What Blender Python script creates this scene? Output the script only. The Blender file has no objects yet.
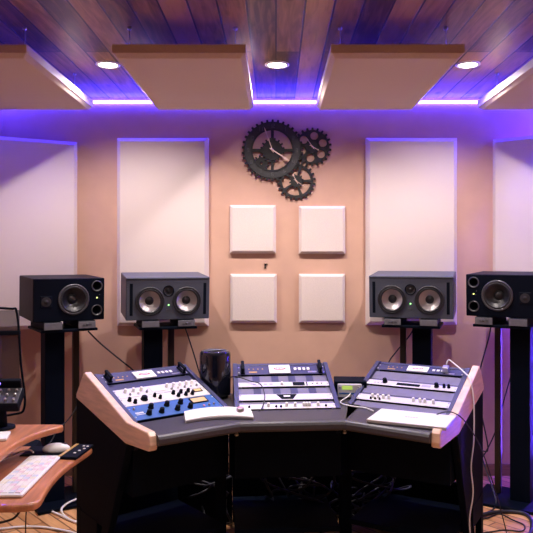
import bpy, bmesh, math, random
from mathutils import Vector, Matrix
random.seed(7)
R = math.radians
col = bpy.context.scene.collection
EYE = 1.48
F = 680.0
def at(px, py, Y):                       # where a photograph ray meets the depth Y (used once, for surveying)
    return Vector(((px-276)*Y/F, Y, EYE-(py-257)*Y/F))

# ---------------------------------------------------------------- materials
def mat(name, color, rough=.6, metal=0, var=0, scale=40, bump=0, emit=None, estr=0, coat=0, alpha=1, stretch=(1,1,1), spec=.5):
    m = bpy.data.materials.new(name); m.use_nodes = True
    nt = m.node_tree; b = nt.nodes['Principled BSDF']
    b.inputs['Base Color'].default_value = (*color, 1)
    b.inputs['Roughness'].default_value = rough
    b.inputs['Metallic'].default_value = metal
    b.inputs['Specular IOR Level'].default_value = spec
    b.inputs['Coat Weight'].default_value = coat
    b.inputs['Alpha'].default_value = alpha
    if emit:
        b.inputs['Emission Color'].default_value = (*emit, 1)
        b.inputs['Emission Strength'].default_value = estr
    if var or bump:
        tc = nt.nodes.new('ShaderNodeTexCoord'); mp = nt.nodes.new('ShaderNodeMapping')
        mp.inputs['Scale'].default_value = stretch
        nt.links.new(tc.outputs['Object'], mp.inputs['Vector'])
        n = nt.nodes.new('ShaderNodeTexNoise'); n.inputs['Scale'].default_value = scale; n.inputs['Detail'].default_value = 5
        nt.links.new(mp.outputs['Vector'], n.inputs['Vector'])
        if var:
            r = nt.nodes.new('ShaderNodeValToRGB')
            r.color_ramp.elements[0].position = .3; r.color_ramp.elements[1].position = .7
            r.color_ramp.elements[0].color = (*[c*(1-var) for c in color], 1)
            r.color_ramp.elements[1].color = (*[min(1, c*(1+var)) for c in color], 1)
            nt.links.new(n.outputs['Fac'], r.inputs['Fac']); nt.links.new(r.outputs['Color'], b.inputs['Base Color'])
        if bump:
            bp = nt.nodes.new('ShaderNodeBump'); bp.inputs['Strength'].default_value = bump; bp.inputs['Distance'].default_value = .004
            nt.links.new(n.outputs['Fac'], bp.inputs['Height']); nt.links.new(bp.outputs['Normal'], b.inputs['Normal'])
    return m

def plank_mat(name, dark, light, width, length, rot, gap=(.01,.006,.004), rough=.45, grain=9):
    m = bpy.data.materials.new(name); m.use_nodes = True
    nt = m.node_tree; L = nt.links; N = nt.nodes; b = N['Principled BSDF']; b.inputs['Roughness'].default_value = rough
    tc = N.new('ShaderNodeTexCoord'); mp = N.new('ShaderNodeMapping'); mp.inputs['Rotation'].default_value = (0,0,rot)
    L.new(tc.outputs['Object'], mp.inputs['Vector'])
    br = N.new('ShaderNodeTexBrick'); br.inputs['Scale'].default_value = 1
    br.inputs['Brick Width'].default_value = length; br.inputs['Row Height'].default_value = width
    br.inputs['Mortar Size'].default_value = .0048; br.inputs['Mortar Smooth'].default_value = .2
    br.inputs['Color1'].default_value = (0,0,0,1); br.inputs['Color2'].default_value = (1,1,1,1); br.inputs['Mortar'].default_value = (.5,.5,.5,1)
    br.offset = .37
    L.new(mp.outputs['Vector'], br.inputs['Vector'])
    m2 = N.new('ShaderNodeMapping'); m2.inputs['Scale'].default_value = (1.6,grain*1.6,1); L.new(mp.outputs['Vector'], m2.inputs['Vector'])
    ad = N.new('ShaderNodeVectorMath'); ad.operation = 'ADD'
    sc = N.new('ShaderNodeVectorMath'); sc.operation = 'SCALE'; sc.inputs['Scale'].default_value = 13.7
    L.new(br.outputs['Color'], sc.inputs[0]); L.new(m2.outputs['Vector'], ad.inputs[0]); L.new(sc.outputs[0], ad.inputs[1])
    no = N.new('ShaderNodeTexNoise'); no.inputs['Scale'].default_value = 1.9; no.inputs['Detail'].default_value = 6; no.inputs['Distortion'].default_value = 1.2
    L.new(ad.outputs[0], no.inputs['Vector'])
    # knots
    m3 = N.new('ShaderNodeMapping'); m3.inputs['Scale'].default_value = (2.6, 6.5, 1); L.new(mp.outputs['Vector'], m3.inputs['Vector'])
    vo = N.new('ShaderNodeTexVoronoi'); vo.inputs['Scale'].default_value = 1.0; L.new(m3.outputs['Vector'], vo.inputs['Vector'])
    kr = N.new('ShaderNodeValToRGB'); kr.color_ramp.elements[0].position = .05; kr.color_ramp.elements[0].color = (.12,.1,.09,1)
    kr.color_ramp.elements[1].position = .16; kr.color_ramp.elements[1].color = (1,1,1,1); L.new(vo.outputs['Distance'], kr.inputs['Fac'])
    ma = N.new('ShaderNodeMath'); ma.operation = 'MULTIPLY_ADD'; ma.inputs[1].default_value = .65; ma.inputs[2].default_value = -.22
    L.new(br.outputs['Color'], ma.inputs[0])
    mb = N.new('ShaderNodeMath'); mb.operation = 'ADD'; L.new(no.outputs['Fac'], mb.inputs[0]); L.new(ma.outputs[0], mb.inputs[1])
    rp = N.new('ShaderNodeValToRGB'); rp.color_ramp.elements[0].position = .3; rp.color_ramp.elements[1].position = .85
    rp.color_ramp.elements[0].color = (*dark,1); rp.color_ramp.elements[1].color = (*light,1); L.new(mb.outputs[0], rp.inputs['Fac'])
    mu = N.new('ShaderNodeMix'); mu.data_type = 'RGBA'; mu.blend_type = 'MULTIPLY'; mu.inputs[0].default_value = .85
    L.new(rp.outputs['Color'], mu.inputs[6]); L.new(kr.outputs['Color'], mu.inputs[7])
    mx = N.new('ShaderNodeMix'); mx.data_type = 'RGBA'; mx.inputs[7].default_value = (*gap,1)
    L.new(br.outputs['Fac'], mx.inputs[0]); L.new(mu.outputs[2], mx.inputs[6]); L.new(mx.outputs[2], b.inputs['Base Color'])
    bp = N.new('ShaderNodeBump'); bp.inputs['Strength'].default_value = .5; bp.inputs['Distance'].default_value = -.004
    L.new(br.outputs['Fac'], bp.inputs['Height']); L.new(bp.outputs['Normal'], b.inputs['Normal'])
    return m

M = {}
M['wall'] = mat('wall_paint', (.60,.375,.285), .8, var=.05, scale=6, bump=.12)
M['wall_dark'] = mat('rear_wall_dimmed', (.035,.032,.035), .95, var=.2, scale=5)  # unseen rear wall, colour darkened so the room behind reads as dim
M['ceiling'] = plank_mat('pine_ceiling', (.075,.038,.022), (.45,.255,.145), .125, 2.6, R(90), rough=.4)
M['floor'] = plank_mat('oak_floor', (.50,.24,.10), (.78,.44,.2), .075, .5, R(48), gap=(.2,.09,.04), rough=.35)
M['baseboard'] = mat('baseboard_wood', (.25,.14,.09), .5, var=.2, scale=12, stretch=(1,1,6))
M['fabric'] = mat('cream_fabric', (.72,.62,.58), .95, var=.05, scale=260, bump=.35)
M['cloud'] = mat('tan_fabric', (.62,.50,.45), .95, var=.06, scale=260, bump=.35)
M['cloud_edge'] = mat('cloud_edge_wrap', (.62,.50,.47), .36, var=.05, scale=120, bump=.15)
M['black'] = mat('black_laminate', (.0012,.0036,.010), .65, var=.15, scale=20, spec=.06)
M['blackgloss'] = mat('black_gloss', (.006,.007,.014), .08, coat=.6)
M['rubber'] = mat('black_rubber', (.0025,.0045,.011), .7, spec=.1)
M['cable'] = mat('black_cable', (.011,.012,.02), .5)
M['whitecable'] = mat('white_cable', (.8,.78,.78), .4)
M['top'] = mat('charcoal_desktop', (.040,.037,.048), .42, var=.15, scale=90, bump=.1)
M['rail'] = mat('navy_rack_rail', (.035,.038,.09), .4)
M['blank'] = mat('grey_rack_blank', (.155,.145,.215), .42, var=.1, scale=30)
M['navy'] = mat('navy_faceplate', (.035,.038,.10), .4)
M['silver'] = mat('silver_faceplate', (.68,.66,.69), .35, metal=.25)
M['cream'] = mat('cream_faceplate', (.68,.64,.62), .4)
M['blue'] = mat('blue_faceplate', (.03,.115,.36), .4)
M['maple'] = mat('maple_wood', (.74,.50,.37), .4, var=.14, scale=5, stretch=(1.5,1.5,14))
M['cherry'] = mat('cherry_wood', (.52,.20,.095), .3, var=.25, scale=5, stretch=(9,1.2,1), coat=.3)
M['white'] = mat('white_plastic', (.84,.82,.82), .35)
M['red'] = mat('red_print', (.65,.03,.07), .5)
M['pink'] = mat('pink_print', (.75,.25,.35), .5)
M['spk'] = mat('slate_speaker', (.058,.066,.094), .45, var=.06, scale=150, bump=.1)
M['spkblack'] = mat('black_speaker', (.0016,.0036,.010), .45, spec=.1)
M['cone'] = mat('silver_cone', (.40,.37,.38), .35, metal=.35)
M['darkcone'] = mat('charcoal_cone', (.014,.015,.02), .4)
M['ring'] = mat('driver_ring', (.02,.021,.027), .35)
M['ringgrey'] = mat('driver_trim', (.09,.09,.105), .35, metal=.5)
M['pad'] = mat('grey_pad', (.12,.115,.135), .5, var=.1, scale=60)
M['stand'] = mat('black_stand', (.0015,.0036,.010), .55, spec=.07)
M['post'] = mat('bronze_post', (.05,.035,.028), .35, metal=.5)
M['gear'] = mat('weathered_iron', (.012,.012,.014), .7, var=.4, scale=50, bump=.2)
M['gear2'] = mat('dark_dial', (.024,.025,.028), .6, var=.3, scale=50)
M['numeral'] = mat('grey_numerals', (.09,.09,.1), .5)
M['hand'] = mat('copper_white_hand', (.75,.55,.48), .4, metal=.2)
M['steel'] = mat('steel', (.55,.54,.56), .3, metal=.9)
M['gold'] = mat('gold_strip', (.62,.38,.12), .35, metal=.4)
M['amber'] = mat('amber_meter', (.6,.42,.17), .4, emit=(1,.65,.2), estr=.1)
M['greenlcd'] = mat('green_display', (.35,.5,.12), .4, emit=(.6,.85,.15), estr=.5)
M['greenled'] = mat('green_led', (.1,.6,.1), .4, emit=(.3,1,.25), estr=4)
M['yellowled'] = mat('yellow_led', (.6,.6,.1), .4, emit=(.8,.9,.2), estr=3)
M['blueled'] = mat('blue_led', (.1,.1,.8), .4, emit=(.15,.1,1), estr=8)
M['lamp'] = mat('lamp_lens', (1,.95,.9), .4, emit=(1,.92,.86), estr=12)
M['led'] = mat('led_strip_lens', (.4,.3,1), .4, emit=(.034,.026,1), estr=85)
M['led_soft'] = mat('led_strip_lens_soft', (.4,.3,1), .4, emit=(.09,.04,1), estr=190)
M['led_bright'] = mat('led_strip_lens_bright', (.4,.3,1), .4, emit=(.034,.026,1), estr=300)
M['mesh'] = mat('mesh_fabric', (.03,.03,.035), .8, alpha=.4)
M['keys_a'] = mat('pink_keys', (.78,.62,.70), .5)
M['keys_b'] = mat('blue_keys', (.64,.68,.80), .5)
M['keys_c'] = mat('yellow_keys', (.80,.76,.66), .5)
M['paper'] = mat('white_paper', (.82,.8,.8), .6)

# ---------------------------------------------------------------- mesh helpers
class MB:
    """collects shapes into one mesh; T is applied to everything added"""
    def __init__(s, T=None): s.bm = bmesh.new(); s.T = T or Matrix()
    def _add(s, tmp, T=None):
        tmp.transform(s.T @ (T or Matrix()))
        me = bpy.data.meshes.new('t'); tmp.to_mesh(me); tmp.free(); s.bm.from_mesh(me); bpy.data.meshes.remove(me)
        return s
    def box(s, x0,x1,y0,y1,z0,z1, bev=0, T=None, seg=2):
        t = bmesh.new(); bmesh.ops.create_cube(t, size=1)
        for v in t.verts:
            v.co = Vector(((x0+x1)/2+v.co.x*(x1-x0),(y0+y1)/2+v.co.y*(y1-y0),(z0+z1)/2+v.co.z*(z1-z0)))
        if bev: bmesh.ops.bevel(t, geom=t.edges[:], offset=bev, segments=seg, affect='EDGES', profile=.5)
        return s._add(t, T)
    def hexa(s, lo, hi, bev=0):
        t = bmesh.new(); a = [t.verts.new(p) for p in lo]; b = [t.verts.new(p) for p in hi]
        t.faces.new(a[::-1]); t.faces.new(b)
        for i in range(len(a)):
            j = (i+1) % len(a); t.faces.new((a[i],a[j],b[j],b[i]))
        bmesh.ops.recalc_face_normals(t, faces=t.faces[:])
        if bev: bmesh.ops.bevel(t, geom=t.edges[:], offset=bev, segments=2, affect='EDGES', profile=.5)
        return s._add(t)
    def plate(s, outer, holes, z0, z1, T=None):
        """2-D outline with holes, extruded in z"""
        t = bmesh.new(); ed = []
        for lp in [outer]+list(holes):
            vs = [t.verts.new((p[0],p[1],z0)) for p in lp]
            ed += [t.edges.new((vs[i], vs[(i+1)%len(vs)])) for i in range(len(vs))]
        r = bmesh.ops.triangle_fill(t, edges=ed, use_beauty=True, use_dissolve=False)
        fs = [g for g in r['geom'] if isinstance(g, bmesh.types.BMFace)]
        ex = bmesh.ops.extrude_face_region(t, geom=fs)
        for g in ex['geom']:
            if isinstance(g, bmesh.types.BMVert): g.co.z = z1
        bmesh.ops.recalc_face_normals(t, faces=t.faces[:])
        return s._add(t, T)
    def lathe(s, prof, n=32, T=None):
        t = bmesh.new(); rings = []
        for r, z in prof:
            if r < 1e-6: rings.append([t.verts.new((0,0,z))])
            else: rings.append([t.verts.new((r*math.cos(2*math.pi*k/n), r*math.sin(2*math.pi*k/n), z)) for k in range(n)])
        for a, b in zip(rings, rings[1:]):
            for k in range(n):
                j = (k+1) % n
                if len(a) == 1 and len(b) == 1: continue
                if len(a) == 1: t.faces.new((a[0], b[k], b[j]))
                elif len(b) == 1: t.faces.new((a[k], a[j], b[0]))
                else: t.faces.new((a[k],a[j],b[j],b[k]))
        bmesh.ops.recalc_face_normals(t, faces=t.faces[:])
        for f in t.faces: f.smooth = True
        return s._add(t, T)
    def cyl(s, p0, p1, r, n=16, r2=None):
        p0 = Vector(p0); p1 = Vector(p1); d = p1-p0
        T = Matrix.Translation(p0) @ d.to_track_quat('Z','Y').to_matrix().to_4x4()
        r2 = r if r2 is None else r2; h = d.length; c = min(r*.15, h*.2)
        return s.lathe([(0,0),(r,0),(r2,h-c),(r2-c,h),(0,h)], n, T)
    def tube(s, pts, r, n=8, smooth=6):
        P = [Vector(p) for p in pts]
        if smooth and len(P) > 2:
            Q = []
            for i in range(len(P)-1):
                a = P[max(i-1,0)]; b = P[i]; c = P[i+1]; d = P[min(i+2,len(P)-1)]
                for k in range(smooth):
                    u = k/smooth
                    Q.append(.5*((2*b)+(c-a)*u+(2*a-5*b+4*c-d)*u*u+(3*b-a-3*c+d)*u**3))
            P = Q+[P[-1]]
        t = bmesh.new(); rings = []; prev = None
        for i, p in enumerate(P):
            d = (P[min(i+1,len(P)-1)]-P[max(i-1,0)]).normalized()
            if prev is None:
                up = Vector((0,0,1)) if abs(d.z) < .9 else Vector((1,0,0))
                x = d.cross(up).normalized()
            else:
                x = (prev-d*prev.dot(d)).normalized()
            prev = x; y = d.cross(x)
            rings.append([t.verts.new(p+x*r*math.cos(2*math.pi*k/n)+y*r*math.sin(2*math.pi*k/n)) for k in range(n)])
        for a, b in zip(rings, rings[1:]):
            for k in range(n): t.faces.new((a[k],a[(k+1)%n],b[(k+1)%n],b[k]))
        t.faces.new(rings[0][::-1]); t.faces.new(rings[-1])
        bmesh.ops.recalc_face_normals(t, faces=t.faces[:])
        for f in t.faces: f.smooth = True
        return s._add(t)
    def build(s, name, material, parent=None, world=False):
        """link as ONE mesh; world=True: the shapes were drawn in world space"""
        if world and parent: s.bm.transform(wm(parent).inverted())
        me = bpy.data.meshes.new(name); s.bm.to_mesh(me); s.bm.free(); me.materials.append(M[material] if isinstance(material,str) else material)
        o = bpy.data.objects.new(name, me); col.objects.link(o)
        if parent: o.parent = parent
        return o
def wm(o):
    m = o.matrix_basis.copy()
    while o.parent: o = o.parent; m = o.matrix_basis @ m
    return m
def circ(r, n=32, cx=0, cy=0): return [(cx+r*math.cos(2*math.pi*k/n), cy+r*math.sin(2*math.pi*k/n)) for k in range(n)]
def tag(o, label, cat, group=None, kind=None):
    o['label'] = label; o['category'] = cat
    if group: o['group'] = group
    if kind: o['kind'] = kind
    return o
def thing(name, T, label, cat, group=None):
    o = bpy.data.objects.new(name, None); col.objects.link(o); o.empty_display_size = .05
    if not isinstance(T, Matrix): T = Matrix.Translation(T)
    o.matrix_basis = T
    return tag(o, label, cat, group)
def struct(mb, name, m):
    o = mb.build(name, m); o['kind'] = 'structure'; return o
def recenter(o):
    """put a top-level mesh's origin at its own base"""
    vs = [v.co for v in o.data.vertices]
    c = Vector(((min(v.x for v in vs)+max(v.x for v in vs))/2,(min(v.y for v in vs)+max(v.y for v in vs))/2,min(v.z for v in vs)))
    o.data.transform(Matrix.Translation(-c)); o.location = c
    return o
def rotz(a): return Matrix.Rotation(a, 4, 'Z')
def rotx(a): return Matrix.Rotation(a, 4, 'X')

# ---------------------------------------------------------------- the room
WY = 4.61; XL = -1.86; XR = 1.95; YB = -2.6; CZ = 2.555
struct(MB().box(XL-.1,XR+.1,YB-.1,WY+.1,-.1,0), 'floor', 'floor')
struct(MB().box(XL-.1,XR+.1,YB-.1,WY+.1,CZ,CZ+.1), 'ceiling', 'ceiling')
struct(MB().box(XL-.1,XR+.1,WY,WY+.1,0,CZ), 'wall_back', 'wall')
struct(MB().box(XL-.1,XL,YB,WY,0,CZ), 'wall_left', 'wall')
struct(MB().box(XR,XR+.1,YB,WY,0,CZ), 'wall_right', 'wall')
struct(MB().box(XL-.1,XR+.1,YB-.1,YB,0,CZ), 'wall_front', 'wall_dark')
struct(MB().box(XL,XR,WY-.014,WY,0,.08,.003), 'baseboard_back', 'baseboard')
struct(MB().box(XL,XL+.014,YB,WY-.014,0,.08,.003), 'baseboard_left', 'baseboard')
struct(MB().box(XR-.014,XR,YB,WY-.014,0,.08,.003), 'baseboard_right', 'baseboard')

# LED strip run along the tops of the walls
def led(x0,x1,y0,y1,label,group,m='led'):
    t = thing('led_strip', ((x0+x1)/2,(y0+y1)/2,2.52), label, 'light strip', group)
    MB().box(x0,x1,y0,y1,2.520,2.536,.002).build('light_tape', m, t, True)
    return t
led(XL+.03,XR-.03,WY-.018,WY-.002,'blue light strip along the top of the back wall under the planks','blue light strips')
led(XL+.002,XL+.018,3.7,WY-.03,'blue light strip along the top of the left wall','blue light strips')
led(XR-.018,XR-.002,3.3,WY-.03,'blue light strip along the top of the right wall','blue light strips','led_bright')

t = thing('led_strip', (XR-.012,WY-.03,.1), 'upright blue light strip in the right corner behind the slanted panel', 'light strip', 'blue light strips')
MB().box(XR-.016,XR-.002,WY-.034,WY-.018,.1,2.48,.002).build('light_tape','led_soft',t,True)

# fabric panels ---------------------------------------------------
def panel_mesh(w, h, th, bev, mb):
    """box with a wide chamfer round the front; back at y=0, front at y=-th, x centred, z from 0"""
    b = bev
    lo = [(-w/2,0,0),(w/2,0,0),(w/2,0,h),(-w/2,0,h)]
    mid = [(-w/2,-th+b,0),(w/2,-th+b,0),(w/2,-th+b,h),(-w/2,-th+b,h)]
    hi = [(-w/2+b,-th,b),(w/2-b,-th,b),(w/2-b,-th,h-b),(-w/2+b,-th,h-b)]
    t = bmesh.new(); A=[t.verts.new(p) for p in lo]; B=[t.verts.new(p) for p in mid]; C=[t.verts.new(p) for p in hi]
    t.faces.new(A); t.faces.new(C)
    for X,Y in ((A,B),(B,C)):
        for i in range(4): t.faces.new((X[i],X[(i+1)%4],Y[(i+1)%4],Y[i]))
    bmesh.ops.recalc_face_normals(t, faces=t.faces[:])
    e = [e for e in t.edges if len({v for v in e.verts} & set(C)) >= 1]
    bmesh.ops.bevel(t, geom=e, offset=.003, segments=2, affect='EDGES', profile=.5)
    return mb._add(t)
def wall_panel(px0, px1, py0, py1, label, group, bev=.024, th=.05):
    a = at(px0,py1,WY-.03); b = at(px1,py0,WY-.03)
    o = panel_mesh(b.x-a.x, b.z-a.z, th, bev, MB()).build('acoustic_panel', 'fabric')
    o.location = ((a.x+b.x)/2, WY-.001, a.z)
    return tag(o, label, 'acoustic panel', group)
wall_panel(117,208.5,138,326,'tall cream fabric wall panel behind the left grey two-woofer speaker','tall panels on the back wall')
wall_panel(366,457,138,325,'tall cream fabric wall panel behind the right grey two-woofer speaker','tall panels on the back wall')
g = 'small square panels under the clock'
wall_panel(229.8,276,205,253.5,'small square cream panel, upper left one below the big clock gear',g,.017,.04)
wall_panel(299,345.3,206,254,'small square cream panel, upper right one below the smallest clock gear',g,.017,.04)
wall_panel(230.2,276.8,274,323,'small square cream panel, lower left one above the middle equipment rack',g,.017,.04)
wall_panel(299,345,274,323,'small square cream panel, lower right one nearest the right grey speaker',g,.017,.04)
def corner_panel(x, y, ang, w, z0, h, side, label):
    T = Matrix.Translation((x,y,z0)) @ rotz(ang) @ Matrix.Translation((side*w/2,0,0))
    o = panel_mesh(w, h, .05, .024, MB()).build('acoustic_panel', 'fabric'); o.matrix_basis = T
    return tag(o, label, 'acoustic panel', 'slanted panels in the corners')
corner_panel(-1.352,4.606,R(28),.545,1.01,1.243,-1,'cream fabric panel slanted across the left corner, behind the left black speaker')
corner_panel(1.478,4.606,R(-38),.56,1.01,1.262,1,'cream fabric panel slanted across the right corner, behind the right black speaker')

# ceiling clouds
def cloud(x0, x1, label):
    y0, y1, z0, z1 = 3.06, 4.17, 2.378, 2.43
    t = thing('ceiling_cloud', ((x0+x1)/2,(y0+y1)/2,z0), label, 'acoustic panel', 'fabric clouds hung from the ceiling')
    b = .019
    w, d = x1-x0, y1-y0
    mb = MB(Matrix.Translation(((x0+x1)/2,y1,z0+.056)) @ rotx(R(90)))
    panel_mesh(w, d, .056, b, mb)          # face turned down
    mb.T = Matrix()
    mb.build('fabric_face', 'cloud', t, True)
    fr = MB(); cxm, cym = (x0+x1)/2, (y0+y1)/2; e = .003
    fr.plate([(x0-e,y0-e),(x1+e,y0-e),(x1+e,y1+e),(x0-e,y1+e)],[[(x0+.0002,y0+.0002),(x1-.0002,y0+.0002),(x1-.0002,y1-.0002),(x0+.0002,y1-.0002)]],z0+b+.001,z0+.058)
    fr.build('edge_frame','cloud_edge',t,True)
    for x in (x0+.05, x1-.05):
        for y in (y0+.12, y1-.2):
            w_ = MB().cyl((x,y,z0+.0555),(x,y,CZ-.002),.0025,6).build('hanging_wire','steel',t,True)
            MB().cyl((x,y,z0+.0555),(x,y,z0+.072),.008,10).build('eye_bolt','steel',w_,True)
            MB().cyl((x,y,CZ-.012),(x,y,CZ-.001),.010,10).build('ceiling_hook','steel',w_,True)
cloud(-1.73,-1.125,'tan fabric ceiling cloud at the far left, cut off by the picture edge')
cloud(-.735,-.14,'tan fabric ceiling cloud left of the middle ceiling light')
cloud(.25,.845,'tan fabric ceiling cloud right of the middle ceiling light')
cloud(1.24,1.84,'tan fabric ceiling cloud at the far right, cut off by the picture edge')

# recessed lights
def downlight(x, y, label, power, fixture=True):
    if fixture:
        t = thing('ceiling_light', (x,y,CZ-.012), label, 'light', 'recessed lights in the plank ceiling')
        T = Matrix.Translation((x,y,CZ))
        MB(T).lathe([(.068,-.0005),(.068,-.006),(.060,-.010),(.050,-.006),(.050,-.0005),(.068,-.0005)],32).build('trim_ring','white',t,True)
        MB(T).lathe([(.050,-.002),(.048,-.007),(.03,-.010),(0,-.011)],32).build('lens','lamp',t,True)
    l = bpy.data.lights.new('downlight_beam','SPOT'); l.energy = power; l.color = (1,.875,.83); l.spot_size = R(150); l.spot_blend = .7; l.shadow_soft_size = .02
    o = bpy.data.objects.new('downlight_beam', l); col.objects.link(o); o.location = (x,y,CZ-.013)
PW = 117
for px, lb in ((108,'recessed ceiling light at the left, between two fabric clouds'),(277,'recessed ceiling light in the middle, above the gear clock'),(468,'recessed ceiling light at the right, between two fabric clouds')):
    p = at(px,64,3.79); downlight(p.x, 3.79, lb, PW)
for y, pw in ((2.2,PW*.30),(.4,PW*.12)):
    for x in (-.93,.03,1.06): downlight(x, y, '', pw, False)

# ---------------------------------------------------------------- gear clock on the back wall
def gear_loop(r, rt, n, duty=.5):
    P = []
    for k in range(n):
        a = 2*math.pi*k/n; s = 2*math.pi/n
        for f, rr in ((0,r),(.22,r),(.30,rt),(.62,rt),(.70,r)):
            P.append((rr*math.cos(a+f*s), rr*math.sin(a+f*s)))
    return P
def sector(r0, r1, a0, a1, n=8):
    return [(r1*math.cos(a0+(a1-a0)*k/n), r1*math.sin(a0+(a1-a0)*k/n)) for k in range(n+1)] + [(r0*math.cos(a1+(a0-a1)*k/n), r0*math.sin(a1+(a0-a1)*k/n)) for k in range(n+1)]
cc = at(272.4,150.2,WY-.03)
# clock space: x right, y up, z out of the wall
CT = Matrix.Translation((cc.x, WY-.002, cc.z)) @ rotx(R(90))
ck = thing('gear_clock', CT, 'black wall clock made of three meshed gears with pale hands', 'clock')
k = 1/150.2*(F/680)*1.0
s_ = (WY-.03)/F
rb = 30.8*s_
def sub(px,py): return ((px-272.4)*s_, -(py-150.2)*s_)
big = MB().plate(gear_loop(rb*.925, rb, 34), [circ(rb*.66,48)], .012, .028).build('big_gear','gear',ck)
MB().plate(circ(rb*.90,64), [circ(rb*.665,64)], .028, .033).build('dial_ring','gear2',big)
MB().plate(circ(rb*.70,64), [circ(rb*.645,64)], .028, .037).build('dial_rim','gear',big)
# numerals 1 - 12 drawn as thin raised strokes
SEG = {'0':'abcdef','1':'bc','2':'abged','3':'abgcd','4':'fgbc','5':'afgcd','6':'afgedc','7':'abc','8':'abcdefg','9':'abfgcd'}
SEGP = {'a':((0,1),(1,1)),'b':((1,1),(1,.5)),'c':((1,.5),(1,0)),'d':((0,0),(1,0)),'e':((0,0),(0,.5)),'f':((0,.5),(0,1)),'g':((0,.5),(1,.5))}
for h in range(1,13):
    mb = MB(); a = R(90-30*h); cx, cy = rb*.785*math.cos(a), rb*.785*math.sin(a); txt = str(h); wd = .011; hh = .024; step = .018
    x0 = cx-((len(txt)-1)*step+wd)/2
    for i, ch in enumerate(txt):
        for sg in SEG[ch]:
            (ax,ay),(bx,by) = SEGP[sg]
            mb.box(x0+i*step+min(ax,bx)*wd-.0016, x0+i*step+max(ax,bx)*wd+.0016, cy-hh/2+min(ay,by)*hh-.0016, cy-hh/2+max(ay,by)*hh+.0016, .0325, .0350)
    mb.build('numeral','numeral',big)
mb = MB()
for kk in range(4):
    mb.box(-.010,.010,rb*.2,rb*.68,.012,.024, T=rotz(R(90*kk)))
mb.build('spoke_cross','gear',ck)
MB().plate(gear_loop(rb*.33, rb*.40, 16), [circ(.006,12)], .024, .032).build('center_gear','gear',ck)
MB().plate(gear_loop(rb*.20, rb*.27, 12), [circ(.010,12,0,0)], .014, .022, Matrix.Translation((-rb*.36,-rb*.42,0))).build('idler_gear','gear',ck)
def hand(mb, ang, ln, w, z):
    return mb.plate([(-.02,-w*.5),(ln*.7,-w*.4),(ln*.74,-w*1.1),(ln,0),(ln*.74,w*1.1),(ln*.7,w*.4),(-.02,w*.5)],[],z,z+.002,rotz(ang))
hand(MB(), math.atan2(97,-35), rb*.80, .0055, .040).build('minute_hand','hand',ck)
hand(MB(), math.atan2(-45,70), rb*.66, .008, .044).build('hour_hand','hand',ck)
MB().lathe([(0,.05),(.007,.049),(.009,.030),(0,.030)],16).build('hand_hub','hand',ck)
g2x,g2y = sub(312.4,146.6); g3x,g3y = sub(296.4,181)
T2 = Matrix.Translation((g2x,g2y,0)); T3 = Matrix.Translation((g3x,g3y,0))
r2 = 19.4*s_
g2 = MB().plate(gear_loop(r2*.87,r2,22), [circ(r2*.21,16,r2*.58*math.cos(R(60*q+20)),r2*.58*math.sin(R(60*q+20))) for q in range(6)], .004,.018, T2).build('right_gear','gear',ck)
MB().plate(gear_loop(r2*.30,r2*.38,12),[circ(.004,8)],.018,.026,T2).build('pinion','gear',g2)
def small_hands(par, T, a, b):
    hand(MB(T), a, r2*.55, .004, .030).build('minute_hand','hand',par); hand(MB(T), b, r2*.42, .005, .028).build('hour_hand','hand',par)
    MB(T).lathe([(0,.036),(.005,.035),(.006,.018),(0,.018)],12).build('hand_hub','hand',par)
small_hands(g2,T2,R(125),R(-30))
r3 = 19.4*s_
g3 = MB().plate(gear_loop(r3*.87,r3,22), [sector(r3*.30,r3*.74,R(72*q+8),R(72*q+66)) for q in range(5)], .004,.018, T3).build('lower_gear','gear',ck)
MB().plate(gear_loop(r3*.30,r3*.38,12),[circ(.004,8)],.018,.026,T3).build('pinion','gear',g3)
small_hands(g3,T3,R(-35),R(118))
MB().cyl((g2x,g2y,0),(g2x,g2y,.006),.02).cyl((g3x,g3y,0),(g3x,g3y,.006),.02).cyl((0,0,0),(0,0,.026),.03).build('wall_mount','gear',ck)

# the small letter on the wall
p = at(266.4,266,WY)
lt = MB(Matrix.Translation((p.x-.008,WY-.0055,p.z-.016)) @ rotx(R(90)))
lt.box(-.004,.003,0,.032,-.005,.003).box(-.008,.006,.0,.004,-.005,.003).box(-.008,.0,.028,.032,-.005,.003)
lt.plate([(.003,.020),(.008,.026),(.014,.025),(.016,.030),(.010,.034),(.003,.030)],[],-.005,.003)
lo = lt.build('wall_letter','rubber'); tag(recenter(lo),'tiny black letter r on the bare wall between the four square panels','letter')

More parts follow.
